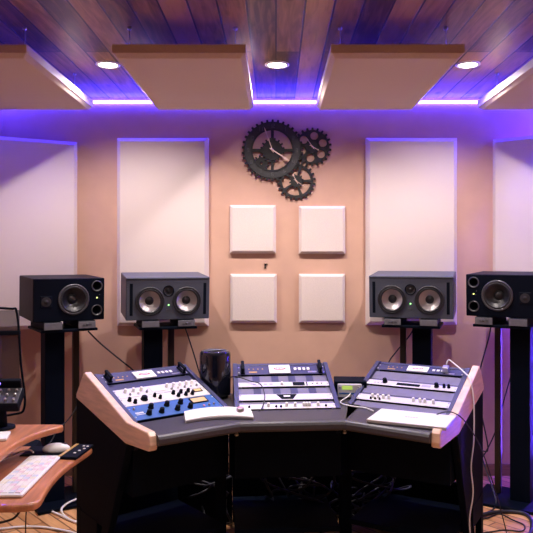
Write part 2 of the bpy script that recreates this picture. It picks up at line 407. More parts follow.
# ---------------------------------------------------------------- loudspeakers, their stands and pads
def spk_frame(x, y, z, yaw, tilt):
    # local: x right, y back, z up; the front looks to -y.   yaw > 0 turns it to the right of the picture
    return Matrix.Translation((x,y,z)) @ rotz(yaw) @ rotx(tilt)
def cabinet(mb, w, d, h, holes, chamf):
    """open-fronted body with an inset baffle that has real holes for the drivers"""
    t = 0.0
    mb.box(-w/2,w/2,-d/2+.014,d/2,-h/2,h/2,.006)
    mb.T = Matrix()
def driver(par, T, x, z, y, r, cone, trim, depth=.035, cap=.3, capm='ring'):
    D = T @ Matrix.Translation((x,y,z)) @ rotx(R(90))      # z now points out of the front
    ring = MB(D).lathe([(r*1.0,-.004),(r*1.02,.004),(r*.97,.009),(r*.88,.007),(r*.84,-.004),(r*1.0,-.004)],40)
    o = ring.build('woofer_ring',trim,par,True)
    MB(D).lathe([(r*.88,.004),(r*.82,.010),(r*.75,.006),(r*.72,-.002)],40).build('surround','ring',o,True)
    MB(D).lathe([(r*.73,-.001),(r*.5,-depth*.45),(r*cap,-depth*.8),(0,-depth*.8)],40).build('cone',cone,o,True)
    MB(D).lathe([(r*cap,-depth*.78),(r*cap*.8,-depth*.6),(r*cap*.4,-depth*.45),(0,-depth*.4)],24).build('dust_cap',capm,o,True)
    return o
def baffle_body(root, T, w, d, h, holes, m, r_edge=.012):
    """cabinet: rounded box shell + baffle plate with holes, one mesh"""
    mb = MB()
    B = T @ Matrix.Translation((0,-d/2,0)) @ rotx(R(90))
    # shell: back box starts behind the deepest cone
    mb.T = T
    mb.box(-w/2,w/2,-d/2+.07,d/2,-h/2,h/2,.006)
    mb.T = T
    wt = .016
    mb.box(-w/2,w/2,-d/2+.004,-d/2+.08,h/2-wt,h/2,.005); mb.box(-w/2,w/2,-d/2+.004,-d/2+.08,-h/2,-h/2+wt,.005)
    mb.box(-w/2,-w/2+wt,-d/2+.004,-d/2+.08,-h/2,h/2,.005); mb.box(w/2-wt,w/2,-d/2+.004,-d/2+.08,-h/2,h/2,.005)
    mb.T = B
    i = .004
    mb.plate([(-w/2+i,-h/2+i),(w/2-i,-h/2+i),(w/2-i,h/2-i),(-w/2+i,h/2-i)], holes, -.014, 0)
    mb.T = Matrix()
    return mb.build('cabinet', m, root, True)
def twin_speaker(x, y, z, yaw, tilt, label):
    w,d,h = .505,.345,.248; T = spk_frame(x,y,z,yaw,tilt)
    root = thing('studio_monitor', T @ Matrix.Translation((0,0,-h/2)), label, 'speaker', 'grey speakers with two woofers')
    wr = .086; wx = .112; wz = -.010
    holes = [circ(wr*.93,32,-wx,wz), circ(wr*.93,32,wx,wz), circ(.030,24,0,.052)]
    baffle_body(root,T,w,d,h,holes,'spk')
    for sx in (-1,1):
        driver(root,T,sx*wx,wz,-d/2,wr,'cone','ring')
        MB(T).box(sx*.222-.009,sx*.222+.009,-d/2-.0012,-d/2+.004,-.095,.098,.001).build('port_slot','rubber',root,True)
    D = T @ Matrix.Translation((0,-d/2,.052)) @ rotx(R(90))
    tw = MB(D).lathe([(.034,-.003),(.034,.003),(.029,.004),(.027,-.004)],28).build('tweeter','rubber',root,True)
    MB(D).lathe([(.028,-.003),(.012,-.010),(.010,-.004),(0,-.001)],24).build('dome','ring',tw,True)
    MB(T).cyl((0,-d/2+.002,-.034),(0,-d/2-.002,-.034),.0042,10).build('power_light','greenled',root,True)
    bd = MB(T); bd.box(-.014,-.006,-d/2-.0015,-d/2+.002,-.076,-.060).box(-.003,.001,-d/2-.0015,-d/2+.002,-.076,-.060).box(.004,.014,-d/2-.0015,-d/2+.002,-.066,-.060).box(.010,.014,-d/2-.0015,-d/2+.002,-.076,-.062)
    bd.build('badge','ringgrey',root,True)
    # brushed top cap with a rounded front edge
    MB(T).box(-w/2,w/2,-d/2-.004,d/2,h/2-.004,h/2+.010,.006).build('top_cap','spk',root,True)
    return T,w,d,h
def three_way(x, y, z, yaw, tilt, flip, label):
    w,d,h = .415,.38,.25; T = spk_frame(x,y,z,yaw,tilt)
    root = thing('studio_monitor', T @ Matrix.Translation((0,0,-h/2)), label, 'speaker', 'black three way speakers')
    s = -1 if flip else 1
    wr = .090; wx = s*.022
    holes = [circ(wr*.93,36,wx,.002), circ(.026,24,s*.160,.078), circ(.026,24,s*.160,-.066)]
    baffle_body(root,T,w,d,h,holes,'spkblack')
    driver(root,T,wx,.002,-d/2,wr,'darkcone','ringgrey',.04,.32,'ring')
    for zz in (.078,-.066):
        D = T @ Matrix.Translation((s*.160,-d/2,zz)) @ rotx(R(90))
        o = MB(D).lathe([(.033,-.003),(.033,.004),(.028,.005),(.025,-.003)],28).build('port_ring','ringgrey',root,True)
        MB(D).lathe([(.027,.0),(.022,-.02),(.018,-.055),(0,-.055)],24).build('port_tube','rubber',o,True)
    MB(T).cyl((s*.160,-d/2+.002,.008),(s*.160,-d/2-.002,.008),.004,10).build('power_light','yellowled',root,True)
    mbk = MB(T)
    for a,b in ((.016,.018),(.012,-.004),(-.008,-.002)): mbk.cyl((s*.160+a,-d/2+.002,.008+b),(s*.160+a,-d/2-.002,.008+b),.003,8)
    mbk.build('indicator','ringgrey',root,True)
    tp = MB(T).box(-s*.135-.034,-s*.135+.034,-d/2-.003,-d/2+.006,-.042,.026,.004).build('tweeter_plate','rubber',root,True)
    D = T @ Matrix.Translation((-s*.135,-d/2-.003,-.008)) @ rotx(R(90))
    MB(D).lathe([(.028,0),(.018,.002),(.014,.001),(.010,.004),(0,.006)],24).build('tweeter_dome','darkcone',tp,True)
    return T,w,d,h
def pads_and_stand(T, w, d, h, yaw, plate_z, side, lab, padlab, colx, postx):
    c = T.translation; S = Matrix.Translation((c.x,c.y,0)) @ rotz(yaw)
    fl = {'i':.172,'o':.168}
    # pads: top follows the tilted cabinet, bottom sits flat on the plate
    Ti = S.inverted() @ T
    pw = .102; px = .108 if w > .45 else .098
    for q, sx in enumerate((-1,1)):
        lo=[];hi=[]
        for (a,b) in ((-pw/2,-d/2-.012),(pw/2,-d/2-.012),(pw/2,d/2-.05),(-pw/2,d/2-.05)):
            v = Ti @ Vector((sx*px+a,b,-h/2-.0015)); lo.append(S @ Vector((v.x,v.y,plate_z+.001))); hi.append(S @ v)
        f = [S @ Vector((0,0,0))]
        cen = sum(lo,Vector())/4
        root = thing('isolation_pad', Matrix.Translation((cen.x,cen.y,plate_z)) @ rotz(yaw), padlab[q], 'speaker pad', 'grey pads under the speakers')
        mb = MB(); mb.hexa(lo,hi,.002); mb.build('pad_body','rubber',root,True)
        fo = (S.to_3x3() @ Vector((0,-1,0)))*.006
        mb = MB(); mb.hexa([lo[0]+fo,lo[1]+fo,lo[1],lo[0]],[hi[0]+fo-Vector((0,0,.003)),hi[1]+fo-Vector((0,0,.003)),hi[1]-Vector((0,0,.003)),hi[0]-Vector((0,0,.003))],.0015); mb.build('front_plate','pad',root,True)
        if (q == 1) == (side < 0):
            B = S @ Matrix.Translation((Ti @ Vector((sx*px,-d/2-.0195,-h/2-.022))))
            MB(B).lathe([(0,-.003),(.007,-.003),(.008,.001),(0,.001)],12,T=rotx(R(90))).box(-.026,-.012,-.0025,.002,-.006,.002).box(.012,.028,-.0025,.002,-.003,.004).build('badge','ringgrey',root,True)
    root = thing('speaker_stand', S, lab, 'speaker stand', 'black column speaker stands')
    pw2 = .175 if w > .45 else .165; pd = d*.5-.01
    MB(S).box(-pw2,pw2,-pd-.012,pd-.03,plate_z-.016,plate_z,.003).build('top_plate','stand',root,True)
    MB(S).box(colx-.058,colx+.058,-.05,.066,.018,plate_z-.015,.005).build('column','stand',root,True)
    MB(S).box(postx-.019,postx+.019,.03,.066,.018,plate_z-.015,.004).build('post','post',root,True)
    MB(S).box(-.18,.18,-.19,.18,.003,.02,.004).build('base_plate','stand',root,True)
    for a in (-.15,.15):
        for b in (-.16,.15): MB(S).cyl((a,b,0),(a,b,.005),.012,10).build('foot','rubber',root,True)
tw1 = twin_speaker(-.702,4.272,1.236,R(18),R(4),'slate grey speaker with two silver woofers, left of the square panels')
tw2 = twin_speaker(.866,4.282,1.243,R(-17.5),R(4),'slate grey speaker with two silver woofers, right of the square panels')
ow1 = three_way(-1.307,4.141,1.236,R(32),R(2),False,'black speaker with one dark woofer before the left corner panel')
ow2 = three_way(1.418,4.141,1.258,R(-32),R(2),True,'black speaker with one dark woofer before the right corner panel')
pads_and_stand(*tw1,R(18),1.058,-1,'black column stand under the left grey two-woofer speaker',('grey pad under the left end of the left grey speaker','grey pad under the right end of the left grey speaker'),-.075,.05)
pads_and_stand(*tw2,R(-17.5),1.065,1,'black column stand under the right grey two-woofer speaker',('grey pad under the left end of the right grey speaker','grey pad under the right end of the right grey speaker'),.055,-.07)
pads_and_stand(*ow1,R(32),1.058,-1,'black column stand under the left black speaker',('grey pad under the left end of the left black speaker','grey pad under the right end of the left black speaker'),-.05,.10)
pads_and_stand(*ow2,R(-32),1.080,1,'black column stand under the right black speaker',('grey pad under the left end of the right black speaker','grey pad under the right end of the right black speaker'),.075,-.075)

# ---------------------------------------------------------------- the console desk
TZ = EYE-.748                    # desktop height
INC = R(20.5); LEN = .455; W = .52
class Bay:
    def __init__(s, x, y, az):
        s.o = Vector((x,y,TZ)); s.az = az
        s.u = Vector((math.cos(az),math.sin(az),0)); s.b = Vector((-math.sin(az),math.cos(az),0))
        S = s.b*math.cos(INC)+Vector((0,0,math.sin(INC))); N = s.u.cross(S)
        s.M = Matrix(((s.u.x,S.x,N.x,x),(s.u.y,S.y,N.y,y),(s.u.z,S.z,N.z,TZ),(0,0,0,1)))   # rack plane: x across, y up the slope, z out
        s.H = Matrix.Translation((x,y,0)) @ rotz(az)                                          # upright frame: x across, y back, z up
    def p(s, a, b): v = s.o+s.u*a+s.b*b; return (v.x,v.y)
LB = Bay(-.639,3.045,R(39.0)); CB = Bay(-.199,3.303,R(5.1)); RB = Bay(.364,3.448,R(-28.8))
LD = LEN*math.cos(INC); LH = LEN*math.sin(INC)
A = LB.p(-.012,-.22); B = (-.173,3.10); C = (.323,3.14); D = RB.p(W+.008,-.325)
Bb = (-.375,3.76); Cb = (.43,3.86)
desk = thing('console_desk', (.05,3.4,0), 'charcoal wraparound studio desk with three tilted racks and pale wood end panels', 'desk')
def top_part(poly):
    mb = MB(); mb.plate(poly, [], TZ-.04, TZ); mb.build('desktop','top',desk,True)
top_part([A,B,Bb,LB.p(W,LD),LB.p(W,0),LB.p(-.012,0)])
top_part([B,C,Cb,CB.p(W,LD),CB.p(W,0),CB.p(0,0),CB.p(0,LD),Bb])
top_part([C,D,RB.p(W+.008,0),RB.p(0,0),RB.p(0,LD),Cb])
# padded front nosing, one length per bay
def nosing(p, q):
    p = Vector((*p,0)); q = Vector((*q,0)); d = (q-p); L = d.length; d.normalize()
    T = Matrix.Translation((p.x,p.y,TZ)) @ rotz(math.atan2(d.y,d.x))
    prof = [(.0,.001),(-.022,.0),(-.032,-.006),(-.038,-.016),(-.038,-.034),(-.030,-.044),(.0,-.046)]
    mb = MB(T); t = bmesh.new()
    a = [t.verts.new((.002,y,z)) for y,z in prof]; b = [t.verts.new((L-.002,y,z)) for y,z in prof]
    t.faces.new(a); t.faces.new(b[::-1])
    for i in range(len(a)): t.faces.new((a[i],b[i],b[(i+1)%len(a)],a[(i+1)%len(a)]))
    bmesh.ops.recalc_face_normals(t, faces=t.faces[:]); mb._add(t); mb.T = Matrix()
    mb.build('front_nosing','top',desk,True)
nosing(A,B); nosing(B,C); nosing(C,D)
# racks: cheeks, back board, tray, blank panels
def rack(bay):
    T = bay.H
    for x0 in (0, W-.022):
        mb = MB(T @ Matrix(((0,0,1,0),(1,0,0,0),(0,1,0,0),(0,0,0,1))))   # plate in the y-z plane, extruded along x
        o = mb.plate([(0,TZ-.12),(LD,TZ-.12),(LD,TZ+LH+.006),(LD-.02,TZ+LH+.006),(0,TZ+.006)],[],x0,x0+.022); mb.T = Matrix()
        mb.build('rack_rail','rail',desk,True)
    MB(T).box(.022,W-.022,LD-.012,LD,TZ-.12,TZ+LH-.002).build('rack_back','black',desk,True)
    mb = MB(bay.M).box(.022,W-.022,LEN-.022,LEN,-.012,.003,.002); mb.T = Matrix(); mb.build('rack_top_bar','rail',desk,True)
    mb = MB(T).box(0,W,0,LD,TZ-.33,TZ-.31).box(0,W,0,.015,TZ-.31,TZ-.045).box(0,W,LD-.015,LD,TZ-.31,TZ-.12).box(0,.015,.015,LD-.015,TZ-.31,TZ-.12).box(W-.015,W,.015,LD-.015,TZ-.31,TZ-.12); mb.T = Matrix()
    mb.build('rack_well','black',desk,True)
for b_ in (LB,CB,RB):
    rack(b_)
    mb = MB(b_.H).box(.0,W,.02,LD+.06,.12,.145,.003); mb.T = Matrix(); mb.build('shade_board','black',desk,True)  # added black board, stands in for the shadowed floor under the desk
    mb = MB(b_.H).box(.0,W,LD+.06,LD+.08,.0,.262,.003); mb.T = Matrix(); mb.build('dark_backing','black',desk,True)  # black board added to hide lit floor and keep the under-desk dark
def filler(p, q, z0, z1):
    p = Vector((*p,0)); q = Vector((*q,0)); d = q-p
    mb = MB(Matrix.Translation(p) @ rotz(math.atan2(d.y,d.x))).box(.001,d.length-.001,0,.014,z0,z1,.002); mb.T = Matrix(); mb.build('dark_filler','black',desk,True)  # black filler added so the gaps between the bays read dark
filler(LB.p(W,0),CB.p(0,0),TZ-.33,TZ-.048); filler(CB.p(W,0),RB.p(0,0),TZ-.33,TZ-.048)
filler(LB.p(W,LD+.07),CB.p(0,LD+.07),0,.262); filler(CB.p(W,LD+.07),RB.p(0,LD+.07),0,.262)
def blank(bay, t0, t1, m='blank', stripes=False, deep=-.006):
    y0 = LEN*(1-t1); y1 = LEN*(1-t0)
    mb = MB(bay.M).box(.023,W-.023,y0,y1,deep-.003,deep,.001); mb.T = Matrix()
    o = mb.build('blank_panel',m,desk,True)
    if stripes:
        for x in (.10,.20,.29,.385):
            mb = MB(bay.M).box(x,x+.038,y0+.004,y1-.004,deep-.002,deep+.0015); mb.T = Matrix(); mb.build('vent_grille','navy',o,True)
# wooden ends and black side walls
def end_panel(bay, x0, x1, front):
    Y = Matrix(((0,0,1,0),(1,0,0,0),(0,1,0,0),(0,0,0,1)))
    t = bmesh.new()
    prof = [(front,.668),(front-.006,.69),(front-.002,.728),(front+.02,.742),(-.015,TZ+.018),(LD+.01,TZ+LH+.018),(LD+.025,TZ+LH+.012),(LD+.115,TZ+.055),(LD+.115,TZ+.035),(-.005,.652),(front+.015,.662)]
    a = [t.verts.new((x0,y,z)) for y,z in prof]; b = [t.verts.new((x1,y,z)) for y,z in prof]
    t.faces.new(a); t.faces.new(b[::-1])
    for i in range(len(a)): t.faces.new((a[i],b[i],b[(i+1)%len(a)],a[(i+1)%len(a)]))
    bmesh.ops.recalc_face_normals(t, faces=t.faces[:])
    bmesh.ops.bevel(t, geom=[e for e in t.edges if abs(e.verts[0].co.x-e.verts[1].co.x) < 1e-6], offset=.006, segments=2, affect='EDGES', profile=.5)
    mb = MB(bay.H); mb._add(t); mb.T = Matrix(); mb.build('wood_end','maple',desk,True)
def side_wall(bay, x0, x1):
    mb = MB(bay.H @ Matrix(((0,0,1,0),(1,0,0,0),(0,1,0,0),(0,0,0,1))))
    mb.plate([(.0,.655),(LD+.12,TZ+.05),(LD+.12,.22),(.235,.205),(.20,.205)],[],x0,x1); mb.T = Matrix()
    sw = mb.build('side_wall','black',desk,True)
    # sloping front leg and upright rear leg
    mb = MB(); q = [bay.H @ Vector(v) for v in ((x0-.004,0-.02,.645),(x1+.004,0-.02,.645),(x1+.004,.05,.645),(x0-.004,.05,.645))]
    r = [bay.H @ Vector(v) for v in ((x0-.004,.26,0),(x1+.004,.26,0),(x1+.004,.33,0),(x0-.004,.33,0))]
    mb.hexa(r,q,.004); mb.build('leg','black',desk,True)
    mb = MB(bay.H).box(x0-.003,x1+.003,LD+.065,LD+.115,0,.225,.003); mb.T = Matrix(); mb.build('leg','black',desk,True)
    mb = MB(bay.H).box(x0-.002,x1+.002,.30,LD+.11,.10,.215,.003)
    mb.T = Matrix(); mb.build('lower_rail','black',desk,True)
end_panel(LB,-.042,-.004,-.225); end_panel(RB,W+.003,W+.042,-.33)
side_wall(LB,-.036,-.010); side_wall(RB,W+.009,W+.035)
for (x,y) in ((-.29,3.56),(.37,3.64)):
    mb = MB(Matrix.Translation((x,y,0)) @ rotz(R(5))).box(-.03,.03,-.03,.03,0,TZ-.041,.003); mb.T = Matrix(); mb.build('leg','black',desk,True)
for (x,y) in ((B[0]-.01,B[1]+.06),(C[0],C[1]+.06)):
    mb = MB(); mb.cyl((x,y,TZ-.075),(x,y,TZ-.04),.006,10); mb.cyl((x,y,TZ-.082),(x,y,TZ-.074),.010,10); mb.build('hook','steel',desk,True)

# ---------------------------------------------------------------- rack gear
def unit(bay, t0, t1, m, name, label, cat, group):
    """an empty on the rack plane at the unit's lower left corner; x across, y up the slope, z out"""
    y0 = LEN*(1-t1); y1 = LEN*(1-t0)
    root = thing(name, bay.M @ Matrix.Translation((.023,y0,0)), label, cat, group)
    w = W-.046; h = y1-y0-.001
    depth = .085 if y0 > .12 else .06
    MB().box(0,w,.0005,h,.0,.004,.0012).build('faceplate',m,root)
    MB().box(.02,w-.02,.003,h-.003,-depth,.0).build('chassis','black',root)
    sc = MB()
    for x in (.008,w-.008):
        for y in ((h*.5,) if h < .05 else (h*.2,h*.8)): sc.cyl((x,y,.003),(x,y,.0062),.0045,8)
    sc.build('rack_screw','steel',root)
    return root, w, h
def knob(root, x, y, r, h, m, mark=True):
    k_ = MB().lathe([(r*1.15,.004),(r*1.15,.007),(r,.008),(r*.9,.004+h*.9),(r*.8,.004+h),(0,.004+h)],16,Matrix.Translation((x,y,0))).build('knob',m,root)
    return k_
def handles(root, w, h):
    for x in (.028,w-.028):
        mb = MB().box(x-.011,x+.011,.001,h-.001,.0045,.012,.003).cyl((x,.006,.010),(x,.006,.032),.006,10).cyl((x,h-.006,.010),(x,h-.006,.032),.006,10)
        mb.box(x-.0085,x+.0085,.0,h,.028,.040,.004); mb.build('handle','rubber',root)
def logo_unit(bay, label, t=(.06,.20), hand=True):
    root,w,h = unit(bay,*t,'navy','power_conditioner',label,'rack unit','rack gear in the desk')
    if hand: handles(root,w,h)
    lp = MB().box(w*.36,w*.60,.003,h-.003,.0042,.011,.002).build('label_plate','white',root)
    mb = MB().plate([(w*.405,h*.5),(w*.44,h*.64),(w*.52,h*.64),(w*.555,h*.5),(w*.52,h*.36),(w*.44,h*.36)],[],.0108,.0116)
    mb.build('red_emblem','red',lp)
    mb = MB()
    for i in range(6): mb.box(w*(.435+.016*i),w*(.444+.016*i),h*.42,h*.58,.0115,.0119)
    mb.build('lettering','white',lp)
    for i in range(4): MB().box(w*(.645+.05*i),w*(.675+.05*i),h*.42,h*.68,.004,.008,.001).build('button','white',root)
    mb = MB()
    for i in range(4): mb.cyl((w*(.13+.052*i),h*.6,.003),(w*(.13+.052*i),h*.6,.006),.004,8)
    mb.build('indicator','gold',root)
    MB().box(w*.13,w*.22,h*.18,h*.32,.004,.0055).build('gold_label','gold',root)
    MB().box(w*.80,w*.9,h*.14,h*.3,.004,.0050).build('print_panel','steel',root)
    return root
GU = 'rack gear in the desk'
# left rack
blank(LB,0.05,.995,'blank',deep=-.02)
logo_unit(LB,'navy rack unit with white label plate and black handles, topmost in the left rack',(.05,.21))
blank(LB,.215,.36,'rail')
root,w,h = unit(LB,.365,.535,'silver','preamp','silver rack unit full of white knobs in the left rack','rack unit',GU)
for i,x in enumerate((.12,.21,.60,.68,.76,.84,.91)):
    knob(root,w*x,h*.62,.0085,.018,'white'); knob(root,w*(x+.03),h*.26,.006,.012,'white' if i%2 else 'steel')
MB().box(w*.40,w*.56,h*.2,h*.8,.004,.006,.001).build('display','cream',root)
knob(root,w*.30,h*.62,.0085,.018,'white'); knob(root,w*.34,h*.30,.006,.014,'steel')
root,w,h = unit(LB,.54,.70,'cream','compressor','cream rack unit with black knobs above the blue one','rack unit',GU)
for x,y,r in ((.09,.62,.009),(.13,.3,.009),(.25,.55,.016),(.38,.72,.008),(.42,.4,.008),(.60,.72,.009),(.63,.34,.009),(.69,.72,.009),(.72,.34,.009),(.78,.72,.009),(.80,.34,.009)): knob(root,w*x,h*y,r,.018,'rubber')
mt = MB().box(w*.84,w*.95,h*.5,h*.88,.004,.007,.001).build('meter','rubber',root); MB().box(w*.855,w*.935,h*.56,h*.82,.0068,.0076).build('meter_face','amber',mt)
MB().box(w*.47,w*.56,h*.25,h*.8,.004,.0055).build('display','white',root)
root,w,h = unit(LB,.705,.965,'blue','compressor','bright blue rack unit with black knobs and amber meter','rack unit',GU)
for x in (.24,.42,.58): knob(root,w*x,h*.70,.0125,.022,'rubber')
for x in (.17,.31,.49,.64): knob(root,w*x,h*.30,.0125,.022,'rubber')
mt = MB().box(w*.70,w*.90,h*.50,h*.92,.004,.008,.002).build('meter','rubber',root); MB().box(w*.715,w*.885,h*.56,h*.86,.0078,.0086).build('meter_face','amber',mt)
lg = MB()
for i in range(7): lg.box(w*(.045+.013*i),w*(.053+.013*i),h*.42,h*.52,.004,.0048)
lg.box(w*.045,w*.14,h*.34,h*.37,.004,.0048).build('lettering','white',root)
MB().cyl((w*.80,h*.25,.003),(w*.80,h*.25,.008),.006,10).build('lamp_jewel','pink',root)
for x,y in ((.06,.75),(.92,.25),(.86,.25)): knob(root,w*x,h*y,.005,.01,'steel')
# middle rack
blank(CB,0.05,.995,'blank',deep=-.02)
logo_unit(CB,'navy rack unit with white label plate and black handles, topmost in the middle rack',(.06,.26))
blank(CB,.265,.43,'blank',True)
root,w,h = unit(CB,.435,.53,'silver','interface','slim silver rack unit with dark display in the middle rack','rack unit',GU)
mb = MB().box(w*.60,w*.73,h*.1,h*.9,.004,.0055,.001).build('display','rubber',root); MB().box(w*.75,w*.76,h*.1,h*.9,.004,.0055).build('divider','rubber',root)
for x in (.16,.22,.28,.34): MB().box(w*x,w*(x+.035),h*.4,h*.62,.004,.006).build('button','steel',root)
for x in (.82,.87,.92): knob(root,w*x,h*.5,.004,.006,'steel')
knob(root,w*.48,h*.5,.008,.012,'white')
blank(CB,.535,.685,'blank',True)
root,w,h = unit(CB,.69,.81,'silver','interface','silver rack unit with dark notched centre in the middle rack','rack unit',GU)
dn = MB().plate([(w*.40,h*.9),(w*.62,h*.9),(w*.57,h*.1),(w*.45,h*.1)],[],.004,.0056).build('center_plate','rubber',root)
MB().box(w*.475,w*.545,h*.45,h*.68,.0055,.0064).build('logo_print','white',dn)
blank(CB,.815,.885,'blank')
root,w,h = unit(CB,.89,.985,'silver','mixer','slim silver rack unit with small white knobs at the middle rack bottom','rack unit',GU)
for x in (.30,.49,.58,.67,.70,.73,.82): knob(root,w*x,h*.62,.0078,.016,'white')
for x in (.10,.38,.43,.90): knob(root,w*x,h*.4,.005,.008,'rubber')
# right rack
blank(RB,0.05,.995,'blank',deep=-.02)
logo_unit(RB,'navy rack unit with white label plate, topmost in the right rack',(.06,.19),False)
blank(RB,.195,.375,'blank')
blank(RB,.38,.43,'rail'); blank(RB,.70,.755,'rail')  # dark strips stand in for the chassis shadows above the silver units
root,w,h = unit(RB,.43,.53,'silver','equalizer','silver rack unit with long dark display in the right rack','rack unit',GU)
MB().box(w*.34,w*.60,h*.2,h*.72,.004,.006,.001).build('display','rubber',root); MB().box(w*.62,w*.72,h*.3,h*.7,.004,.006,.001).build('display','steel',root)
knob(root,w*.20,h*.62,.012,.022,'rubber'); knob(root,w*.78,h*.6,.011,.022,'rubber')
for x in (.86,.91): knob(root,w*x,h*.66,.0075,.018,'rubber')
for x in (.08,.12,.16): MB().box(w*x,w*(x+.02),h*.3,h*.5,.004,.006).build('button','steel',root)
blank(RB,.535,.698,'blank')
root,w,h = unit(RB,.757,.87,'silver','preamp','silver rack unit with white knobs in the right rack above the laptop','rack unit',GU)
for x in (.17,.23,.29,.35,.62,.69,.74,.83): knob(root,w*x,h*.6,.008,.018,'white')
for x in (.16,.21,.26): knob(root,w*x,h*.25,.005,.01,'rubber')
blank(RB,.875,.985,'blank')

# ---------------------------------------------------------------- things standing on the desk
t = thing('desktop_computer', (-.325,3.635,TZ), 'glossy black cylindrical computer standing between the left and middle racks', 'computer')
r_ = .083
MB().lathe([(0,.002),(r_*.82,.002),(r_*.86,.010),(r_*.99,.016),(r_,.03),(r_,.222),(r_*.97,.238),(r_*.90,.247),(r_*.82,.250),(r_*.74,.246),(r_*.70,.235),(r_*.66,.20),(0,.19)],56).build('shell','blackgloss',t)
MB().lathe([(0,0),(r_*.78,0),(r_*.8,.004),(0,.004)],40).build('foot','rubber',t)
MB().lathe([(r_*.72,.236),(r_*.78,.246),(r_*.74,.250),(r_*.68,.242)],48).build('vent_rim','ringgrey',t)
MB().cyl((-.02,-r_+.001,.045),(-.02,-r_-.001,.045),.003,8).build('indicator','red',t)
mb = MB()
for i in range(5): mb.box(-.012+.005*i,-.0095+.005*i,-.004,.0,-.002,.002,T=Matrix.Translation((r_*.72,-r_*.70,.19)) @ rotz(R(45)))
# banana-shaped controller on the left part of the desktop
def arc_controller():
    base = LB
    T = Matrix.Translation((-.268,3.150,TZ)) @ rotz(R(12))
    t = thing('monitor_controller', T, 'white curved tabletop controller lying before the left rack', 'controller')
    n = 16; R0 = .62; half = .155
    top=[];bot=[]
    b = bmesh.new(); secs=[]
    for i in range(n+1):
        a = -half+2*half*i/n; x = a; bow = .05*(1-(a/half)**2)
        wdt = .045
        pr = [(-wdt,0.002),(-wdt,.014),(-wdt+.006,.018),(wdt-.006,.036),(wdt,.034),(wdt,.002)]
        secs.append([b.verts.new((x, y-bow*-1.0*.0+bow*.9-.02, z+.004*(1-(a/half)**2))) if z > .003 else b.verts.new((x,y+bow*.9-.02,z)) for y,z in pr])
    for A_,B_ in zip(secs,secs[1:]):
        for q in range(6): b.faces.new((A_[q],B_[q],B_[(q+1)%6],A_[(q+1)%6]))
    b.faces.new(secs[0]); b.faces.new(secs[-1][::-1])
    bmesh.ops.recalc_face_normals(b, faces=b.faces[:])
    mb = MB(); mb._add(b); mb.build('body','white',t)
    mb = MB(); secs=[]; b=bmesh.new()
    for i in range(n+1):
        a = -half*.98+2*half*.98*i/n; bow=.05*(1-(a/half)**2)
        secs.append([b.verts.new((a,-.045+bow*.9-.0215,z)) for z in (.003,.011)]+[b.verts.new((a,-.045+bow*.9-.018,z)) for z in (.011,.003)])
    for A_,B_ in zip(secs,secs[1:]):
        for q in range(4): b.faces.new((A_[q],B_[q],B_[(q+1)%4],A_[(q+1)%4]))
    b.faces.new(secs[0]); b.faces.new(secs[-1][::-1]); bmesh.ops.recalc_face_normals(b, faces=b.faces[:])
    mb._add(b); mb.build('front_band','steel',t)
    kb = MB().lathe([(.019,.02),(.019,.040),(.016,.044),(0,.045)],24,Matrix.Translation((.105,.008,0))).build('dial','steel',t)
    MB().lathe([(.014,.044),(.010,.0465),(0,.047)],20,Matrix.Translation((.105,.008,0))).build('dial_cap','pink',kb)
arc_controller()
# laptop
T = Matrix.Translation((.618,3.093,TZ)) @ rotz(R(-25))
t = thing('laptop', T, 'closed white laptop lying before the right rack', 'laptop')
MB().box(-.178,.178,-.12,.12,.003,.012,.004).build('base','steel',t)
lid = MB().box(-.178,.178,-.12,.12,.0125,.019,.004).build('lid','white',t)
lg = MB()
for i in range(5): lg.box(-.03+.012*i,-.022+.012*i,-.004,.004,.0188,.0194)
lg.build('lid_mark','pink',lid)
for x in (-.15,.15):
    for y in (-.095,.095): MB().cyl((x,y,0),(x,y,.0035),.008,10).build('foot','rubber',t)
# little display box between the middle and right racks
T = Matrix.Translation((.395,3.62,TZ)) @ rotz(R(-4))
t = thing('display_box', T, 'small black box with green display between the middle and right racks', 'box')
MB().box(-.085,.085,-.03,.13,.004,.090,.003).build('housing','black',t)
fp = MB().box(-.068,.060,-.044,-.03,.008,.080,.005).build('front_panel','silver',t)
MB().box(-.045,.010,-.0465,-.0435,.050,.070,.001).build('display','greenlcd',fp)
MB().box(-.06,.045,-.0465,-.0435,.026,.034,.001).build('blue_stripe','blue',fp)
for x in (-.055,.043): MB().cyl((x,-.043,.062),(x,-.050,.062),.006,10).build('button','steel',fp)
for x in (-.07,.08):
    for y in (-.02,.12): MB().cyl((x,y,0),(x,y,.005),.008,8).build('foot','rubber',t)

# silver cube plug in the right rack's top unit, its cord hanging over the wood end
pm = RB.M @ Matrix.Translation((.023+.474*.80,LEN*(1-.125),0))
t = thing('power_adapter', pm, 'small silver cube plug on the right rack with a white cord', 'plug')
MB().box(-.017,.017,-.016,.018,.0045,.036,.004).build('plug_body','steel',t)
def hp(x,y,z): return RB.H @ Vector((x,y,z))
pts = [pm @ Vector((0,.016,.036)), pm @ Vector((.012,.028,.06)), pm @ Vector((.05,.01,.045)), hp(W-.005,LD-.10,TZ+LH-.01), hp(W+.030,LD-.155,TZ+.130), hp(W+.058,LD-.20,TZ+.03), hp(W+.066,.19,.58), hp(W+.060,.16,.46), hp(W+.074,.14,.34), hp(W+.064,.11,.22), hp(W+.075,.10,.10), hp(W+.09,.08,.012), hp(W+.12,.18,.008), hp(W+.2,.26,.008)]
MB().tube(pts,.0035).build('cord','whitecable',t,True)
